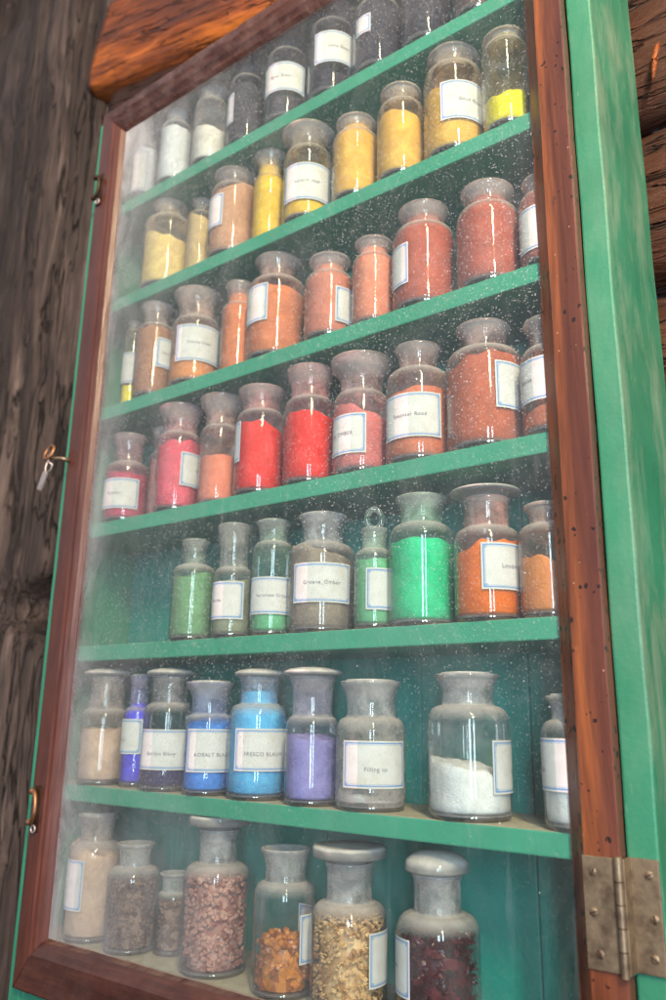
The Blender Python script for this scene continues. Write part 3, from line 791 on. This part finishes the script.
            if fill == 'grey_white': sx, sy = -.16, .05
            for v in bm.verts:
                k = max(0.0, (v.co.z - bz - .003) / max(zt - bz - .003, .004)); k = min(1, k) ** 2
                v.co.z += k * (sx * v.co.x + sy * v.co.y + .0050 * noise.noise(Vector((v.co.x * 70 + row, v.co.y * 70, x * 30))))
        link('pigment_powder', bm, PM[fill], J, True)
    if lab:
        a0, a1, z0, z1 = lab
        z1 = min(z1, zsb - .001) if z1 > zsb else z1
        am = face + (a0 + a1) / 2
        L = link('paper_label', label_patch(r, face + a0, face + a1, z0, z1), M['paper'], J, True)
        if txt:
            me = text_mesh(txt, min(.0062, (a1 - a0) * r * 1.05 / max(len(txt), 6)))
            R = r + .0011
            zc = z0 + (z1 - z0) * (.50 if row != 6 else .40)
            for v in me.vertices:
                a = am + v.co.x / R
                v.co = Vector((R * math.cos(a), R * math.sin(a), zc + v.co.y))
            me.materials.clear(); me.materials.append(M['ink'])
            t = bpy.data.objects.new('lettering', me); COL.objects.link(t); t.parent = L
    return J
# row, x, y, radius, shoulder z, rim z, rim radius, top, fill, fill kind, level, label(a0,a1,z0,z1), facing, text, label
JARS = [
 (1, -0.9744, 0.7361, 0.0201, 0.0994, 0.1474, 0.0189, 'open', 'white_blue', 'F', None, (-3.472, 0.205, 0.007, 0.084), -0.647, '', 'jar of bluish white powder at the far left end of the top shelf'),
 (1, -0.9084, 0.7426, 0.0266, 0.1161, 0.1489, 0.0227, 'open', 'white_cool', 'F', None, None, -0.685, '', 'jar filled with cool white powder between two other pale jars on the top shelf'),
 (1, -0.8275, 0.743, 0.027, 0.1185, 0.1452, 0.0253, 'open', 'white_warm', 'L', 0.0686, None, -0.732, '', 'jar of warm white powder beside the grey-black jars on the top shelf'),
 (1, -0.7508, 0.7442, 0.0282, 0.1203, 0.1511, 0.0247, 'open', 'charcoal', 'L', 0.0962, (-3.381, -0.755, 0.032, 0.084), -0.781, '', 'narrow jar of charcoal grey powder right of the last white jar on the top shelf'),
 (1, -0.6732, 0.7475, 0.0315, 0.1255, 0.155, 0.0278, 'open', 'charcoal', 'L', 0.0407, (-1.448, 0.899, 0.043, 0.092), -0.838, 'Been Zwart', 'charcoal powder jar with a wide white label, second dark jar on the top shelf'),
 (1, -0.5911, 0.7501, 0.0341, 0.1286, 0.1601, 0.0313, 'open', 'black', 'L', 0.0364, (-0.78, 1.388, 0.046, 0.098), -0.903, 'Lamp Zwart', 'jar of black powder with a large white label, third dark jar on the top shelf'),
 (1, -0.5122, 0.7497, 0.0337, 0.1152, 0.1516, 0.0299, 'open', 'black', 'F', None, (-1.022, -0.289, 0.053, 0.082), -0.971, '', 'black powder jar with a small label slip near its left side on the top shelf'),
 (1, -0.4358, 0.7487, 0.0327, 0.1088, 0.1449, 0.0292, 'open', 'black', 'F', None, None, -1.044, '', 'unlabelled black powder jar standing left of the brownish one on the top shelf'),
 (1, -0.3627, 0.7451, 0.0291, 0.0998, 0.1339, 0.0256, 'open', 'dark_brown', 'F', None, None, -1.118, '', 'dark brown jar at the right end of the top shelf, cut by the photo edge'),
 (2, -0.9242, 0.7547, 0.0387, 0.13, 0.157, 0.0287, 'open', 'pale_yellow', 'L', 0.0937, None, -0.685, '', 'wide jar of pale yellow powder, leftmost on the yellow shelf'),
 (2, -0.8639, 0.7675, 0.0215, 0.1262, 0.1489, 0.0157, 'open', 'pale_ochre', 'F', None, None, -0.726, '', 'slim pale ochre jar peeking out behind the pinkish tan jar on the yellow shelf'),
 (2, -0.7756, 0.7509, 0.0349, 0.1228, 0.1465, 0.0305, 'open', 'rose_tan', 'F', None, (-2.56, -0.437, 0.044, 0.097), -0.769, 'Okra', 'jar of pinkish tan powder with a small label on its left side'),
 (2, -0.7114, 0.7605, 0.0245, 0.1183, 0.157, 0.0252, 'open', 'golden_yellow', 'FN', None, None, -0.819, '', 'slim golden yellow jar tucked behind the flared labelled jar on the yellow shelf'),
 (2, -0.63, 0.7493, 0.0333, 0.1175, 0.1492, 0.0376, 'open', 'golden_yellow', 'L', 0.0304, (-1.109, 1.113, 0.025, 0.082), -0.872, 'aurorin oker', 'wide lipped jar with a big label over a thin layer of golden yellow powder'),
 (2, -0.5456, 0.7469, 0.0309, 0.1037, 0.1252, 0.0269, 'open', 'gold_ochre', 'FN', None, None, -0.94, '', 'smaller unlabelled gold ochre jar with powder up into its neck'),
 (2, -0.474, 0.7468, 0.0308, 0.1139, 0.1352, 0.0268, 'open', 'gold_ochre', 'L', 0.0884, None, -1.005, '', 'taller unlabelled gold ochre jar left of the labelled ochre jar'),
 (2, -0.4013, 0.7532, 0.0372, 0.1311, 0.1538, 0.0326, 'open', 'gold_ochre', 'L', 0.0875, (-0.433, 1.557, 0.038, 0.092), -1.081, 'Goud Oker', 'large gold ochre jar with a white label on its right side, second shelf'),
 (2, -0.3272, 0.7435, 0.0275, 0.1206, 0.1317, 0.0262, 'open', 'lemon', 'L', 0.0493, None, -1.156, '', 'half filled jar of lemon yellow powder at the right end of the yellow shelf'),
 (3, -0.9974, 0.7614, 0.0154, 0.1425, 0.157, 0.0142, 'open', 'bright_yellow', 'L', 0.0465, (-4.404, 0.404, 0.048, 0.101), -0.652, '', 'mostly hidden jar with bright yellow powder behind the sienna jar at the left'),
 (3, -0.9247, 0.7461, 0.0301, 0.1217, 0.157, 0.0255, 'open', 'brown_sienna', 'F', None, (0.06, 1.039, 0.046, 0.094), -0.679, 'Siena', 'brown sienna jar with a narrow label on its right side, orange shelf'),
 (3, -0.8404, 0.7522, 0.0362, 0.1074, 0.1523, 0.0364, 'open', 'soft_orange', 'L', 0.0457, (-0.852, 1.127, 0.032, 0.093), -0.73, 'Oranje Oker', 'jar with a broad label above soft orange powder, third shelf'),
 (3, -0.7564, 0.7559, 0.0249, 0.11, 0.1427, 0.0216, 'open', 'orange_clay', 'FN', None, None, -0.785, '', 'slim unlabelled orange clay jar half hidden by the big orange one'),
 (3, -0.6845, 0.7561, 0.0401, 0.1226, 0.1553, 0.0329, 'open', 'orange_clay', 'L', 0.1016, (-2.16, -0.315, 0.049, 0.11), -0.835, 'Terra', 'large orange clay jar with a label at its left, third shelf'),
 (3, -0.5864, 0.7481, 0.0321, 0.0948, 0.1186, 0.0276, 'open', 'rose_clay', 'FN', None, (0.235, 2.537, 0.018, 0.067), -0.906, 'Rood', 'rose clay jar with a small label at its right side'),
 (3, -0.5166, 0.7475, 0.0265, 0.0962, 0.118, 0.024, 'open', 'coral', 'FN', None, None, -0.966, '', 'coral coloured jar without label, the smallest on the orange shelf'),
 (3, -0.4473, 0.7541, 0.0381, 0.1117, 0.1387, 0.0311, 'disc', 'terracotta', 'FN', None, (-2.44, -0.5, 0.027, 0.08), -1.035, 'Terra R.', 'terracotta jar with a label on its left side, third shelf'),
 (3, -0.361, 0.7524, 0.0364, 0.103, 0.1289, 0.0309, 'disc', 'terracotta', 'FN', None, None, -1.123, '', 'biggest full terracotta jar without a label, third shelf'),
 (3, -0.2902, 0.7427, 0.0267, 0.0876, 0.1066, 0.0231, 'open', 'terracotta', 'F', None, (-2.783, -0.008, 0.014, 0.065), -1.198, '', 'terracotta jar with a label, half cut off by the right door stile, third shelf'),
 (4, -0.9688, 0.7484, 0.0324, 0.0932, 0.1376, 0.0256, 'open', 'crimson', 'L', 0.0795, (-1.712, 0.573, 0.018, 0.064), -0.658, 'Karmijn', 'crimson powder jar with a cream label, leftmost on the red shelf'),
 (4, -0.9212, 0.7776, 0.0226, 0.1085, 0.1473, 0.0215, 'open', 'dusty_pink', 'F', None, None, -0.699, '', 'dusty pink jar standing behind the crimson and rose red jars'),
 (4, -0.8548, 0.7473, 0.0313, 0.1158, 0.157, 0.0322, 'disc', 'rose_red', 'L', 0.1005, (0.099, 2.463, 0.035, 0.084), -0.718, 'Meekrap', 'rose red jar with a cream label at its right side'),
 (4, -0.778, 0.7531, 0.0271, 0.1128, 0.1565, 0.0307, 'disc', 'salmon', 'L', 0.0699, None, -0.769, '', 'salmon coloured jar with a wide lip, between rose red and bright red'),
 (4, -0.6979, 0.7489, 0.0329, 0.1146, 0.1481, 0.0318, 'open', 'bright_red', 'L', 0.0883, (-3.136, -0.889, 0.043, 0.098), -0.821, 'Rood', 'bright red jar with only a sliver of label at its left edge'),
 (4, -0.614, 0.7484, 0.0324, 0.1132, 0.1552, 0.0311, 'disc', 'bright_red', 'L', 0.0902, None, -0.884, '', 'unlabelled bright red jar with a wide flared lip'),
 (4, -0.535, 0.7496, 0.0336, 0.1026, 0.1476, 0.0381, 'disc', 'pink_red', 'L', 0.078, (-2.033, 0.167, 0.021, 0.07), -0.951, 'ROOD OMBER', 'pinkish red jar with flared lip and a label on its left, red shelf'),
 (4, -0.4572, 0.7533, 0.0373, 0.1144, 0.1444, 0.0275, 'open', 'orange_red', 'L', 0.0798, (-1.273, 0.709, 0.025, 0.077), -1.025, 'Spaanser Rood', 'orange red jar with a large blue bordered label across its front'),
 (4, -0.375, 0.758, 0.042, 0.1188, 0.1482, 0.0306, 'open', 'terracotta_deep', 'L', 0.0983, (0.261, 2.024, 0.04, 0.093), -1.111, 'Pompei', 'largest jar on the red shelf, deep terracotta with a label at its right'),
 (4, -0.2941, 0.7474, 0.0314, 0.0956, 0.1265, 0.0271, 'open', 'orange_red', 'L', 0.0284, (-2.103, 0.25, 0.033, 0.079), -1.196, 'Sienna', 'orange red labelled jar cut off by the right door stile, red shelf'),
 (5, -0.8052, 0.745, 0.029, 0.1009, 0.1341, 0.0187, 'open', 'moss', 'L', 0.088, None, -0.747, '', 'moss green jar, first from the left on the green shelf'),
 (5, -0.7279, 0.7408, 0.0248, 0.0878, 0.1442, 0.0228, 'open', 'sage', 'L', 0.0707, (-2.401, 0.584, 0.022, 0.069), -0.794, 'Aarde', 'greyish sage jar with label and dark stopper behind the moss green one'),
 (5, -0.6669, 0.7473, 0.0253, 0.1154, 0.1428, 0.0223, 'open', 'mint', 'L', 0.0288, (-1.465, 1.465, 0.025, 0.07), -0.842, 'Veronees Groen', 'jar with a label above a layer of mint green powder'),
 (5, -0.5953, 0.7556, 0.0396, 0.107, 0.1423, 0.0298, 'open', 'taupe', 'L', 0.0914, (-0.94, 0.928, 0.033, 0.079), -0.904, 'Groene_Omber', 'taupe powder jar with a large central label on the green shelf'),
 (5, -0.512, 0.7442, 0.0222, 0.089, 0.1138, 0.0176, 'ball', 'mint', 'L', 0.0768, (-0.412, 2.921, 0.02, 0.066), -0.969, 'Frankf.', 'small mint jar with a round loop stopper'),
 (5, -0.4542, 0.7519, 0.0359, 0.1112, 0.1428, 0.029, 'open', 'vivid_green', 'L', 0.0889, None, -1.027, '', 'large vivid green powder jar without a label'),
 (5, -0.3748, 0.7503, 0.0343, 0.0963, 0.1289, 0.0294, 'lid', 'orange', 'L', 0.0734, (-0.189, 1.971, 0.03, 0.077), -1.107, 'Loodmenie ,', 'bright orange powder jar with a wide glass lid on the green shelf'),
 (5, -0.3088, 0.7491, 0.0281, 0.0922, 0.1126, 0.0221, 'open', 'pale_orange', 'L', 0.0534, None, -1.18, '', 'pale orange jar beside the right door stile on the green shelf'),
 (6, -0.972, 0.748, 0.032, 0.0991, 0.144, 0.0308, 'dome', 'beige', 'L', 0.072, None, -0.656, '', 'beige powder jar with dusty domed lid, leftmost on the blue shelf'),
 (6, -0.9111, 0.7558, 0.0198, 0.1022, 0.1446, 0.0148, 'open', 'ultramarine', 'L', 0.1055, (-3.401, 0.344, 0.042, 0.087), -0.692, 'Ultramarijn', 'slim ultramarine jar with a label, behind the beige and navy jars'),
 (6, -0.8412, 0.749, 0.033, 0.1068, 0.1419, 0.0293, 'dome', 'navy', 'L', 0.0335, (-1.331, 0.908, 0.026, 0.075), -0.728, 'Berlyns Blauw', 'jar with a cream label over a navy layer and a dusty domed lid'),
 (6, -0.762, 0.7453, 0.0293, 0.0938, 0.1331, 0.0307, 'open', 'cobalt', 'L', 0.085, (-0.983, 1.541, 0.027, 0.077), -0.774, 'KOBALT BLAUW', 'cobalt blue jar with a label reading kobalt and a flared blue neck'),
 (6, -0.6842, 0.7514, 0.0354, 0.1066, 0.138, 0.029, 'dome', 'sky_blue', 'FN', None, (-0.819, 1.273, 0.032, 0.079), -0.832, 'FRESCO BLAUW', 'sky blue jar with a label and a dusty white domed lid'),
 (6, -0.5974, 0.7458, 0.0298, 0.0932, 0.1373, 0.0315, 'dome', 'lilac', 'L', 0.071, None, -0.895, '', 'unlabelled lilac powder jar with a domed lid'),
 (6, -0.5223, 0.7535, 0.0375, 0.0931, 0.1315, 0.0334, 'open', 'grey_white', 'L', 0.0163, (-0.84, 1.135, 0.023, 0.07), -0.965, 'Filling up', 'jar of greyish white powder labelled filling up'),
 (6, -0.4056, 0.7569, 0.0409, 0.1063, 0.1372, 0.0325, 'open', 'snow', 'L', 0.0488, (0.565, 2.373, 0.025, 0.074), -1.079, 'Titaan', 'large half empty jar of snow white powder standing apart on the blue shelf'),
 (6, -0.2913, 0.7466, 0.0306, 0.0935, 0.115, 0.0254, 'open', 'snow', 'L', 0.048, (-2.481, -0.059, 0.033, 0.078), -1.199, 'Zink', 'white powder jar cut off by the right door stile on the blue shelf'),
 (7, -0.9709, 0.7507, 0.0347, 0.1187, 0.1529, 0.027, 'open', 'beige', 'L', 0.1098, (-2.509, -0.374, 0.038, 0.099), -0.658, 'Leem', 'beige filled jar with a tall label at the left end of the bottom row'),
 (7, -0.8875, 0.7494, 0.0334, 0.0972, 0.1248, 0.0246, 'mouth', 'brown_lump', 'L', 0.0801, None, -0.701, '', 'open mouthed jar of brown lumps in the bottom row'),
 (7, -0.8364, 0.7719, 0.0209, 0.0706, 0.0924, 0.018, 'mouth', 'brown_lump', 'L', 0.0588, None, -0.74, '', 'small jar of reddish brown lumps set back between two bigger jars, bottom row'),
 (7, -0.7453, 0.7555, 0.0395, 0.116, 0.1531, 0.028, 'lid', 'pink_lump', 'L', 0.103, None, -0.792, '', 'round shouldered jar of pinkish lumps with a wide glass lid, bottom row'),
 (7, -0.6338, 0.7501, 0.0341, 0.1093, 0.1436, 0.0282, 'mouth', 'amber_lump', 'L', 0.0541, (0.503, 2.671, 0.033, 0.081), -0.869, 'Barnsteen', 'open mouthed jar of amber orange resin lumps, bottom row'),
 (7, -0.5504, 0.7556, 0.0396, 0.0994, 0.1375, 0.0302, 'lid', 'straw_lump', 'L', 0.0884, (0.532, 2.399, 0.026, 0.076), -0.941, 'Gom', 'jar packed with straw coloured resin flakes under a flat glass lid'),
 (7, -0.4443, 0.7567, 0.0407, 0.1032, 0.1382, 0.0289, 'dome', 'maroon_lump', 'L', 0.0844, (-2.519, -0.701, 0.034, 0.084), -1.04, 'Drakenbloed', 'jar of dark maroon shards with a pale mushroom shaped lid, bottom row'),
]
for j in JARS: jar(*j)
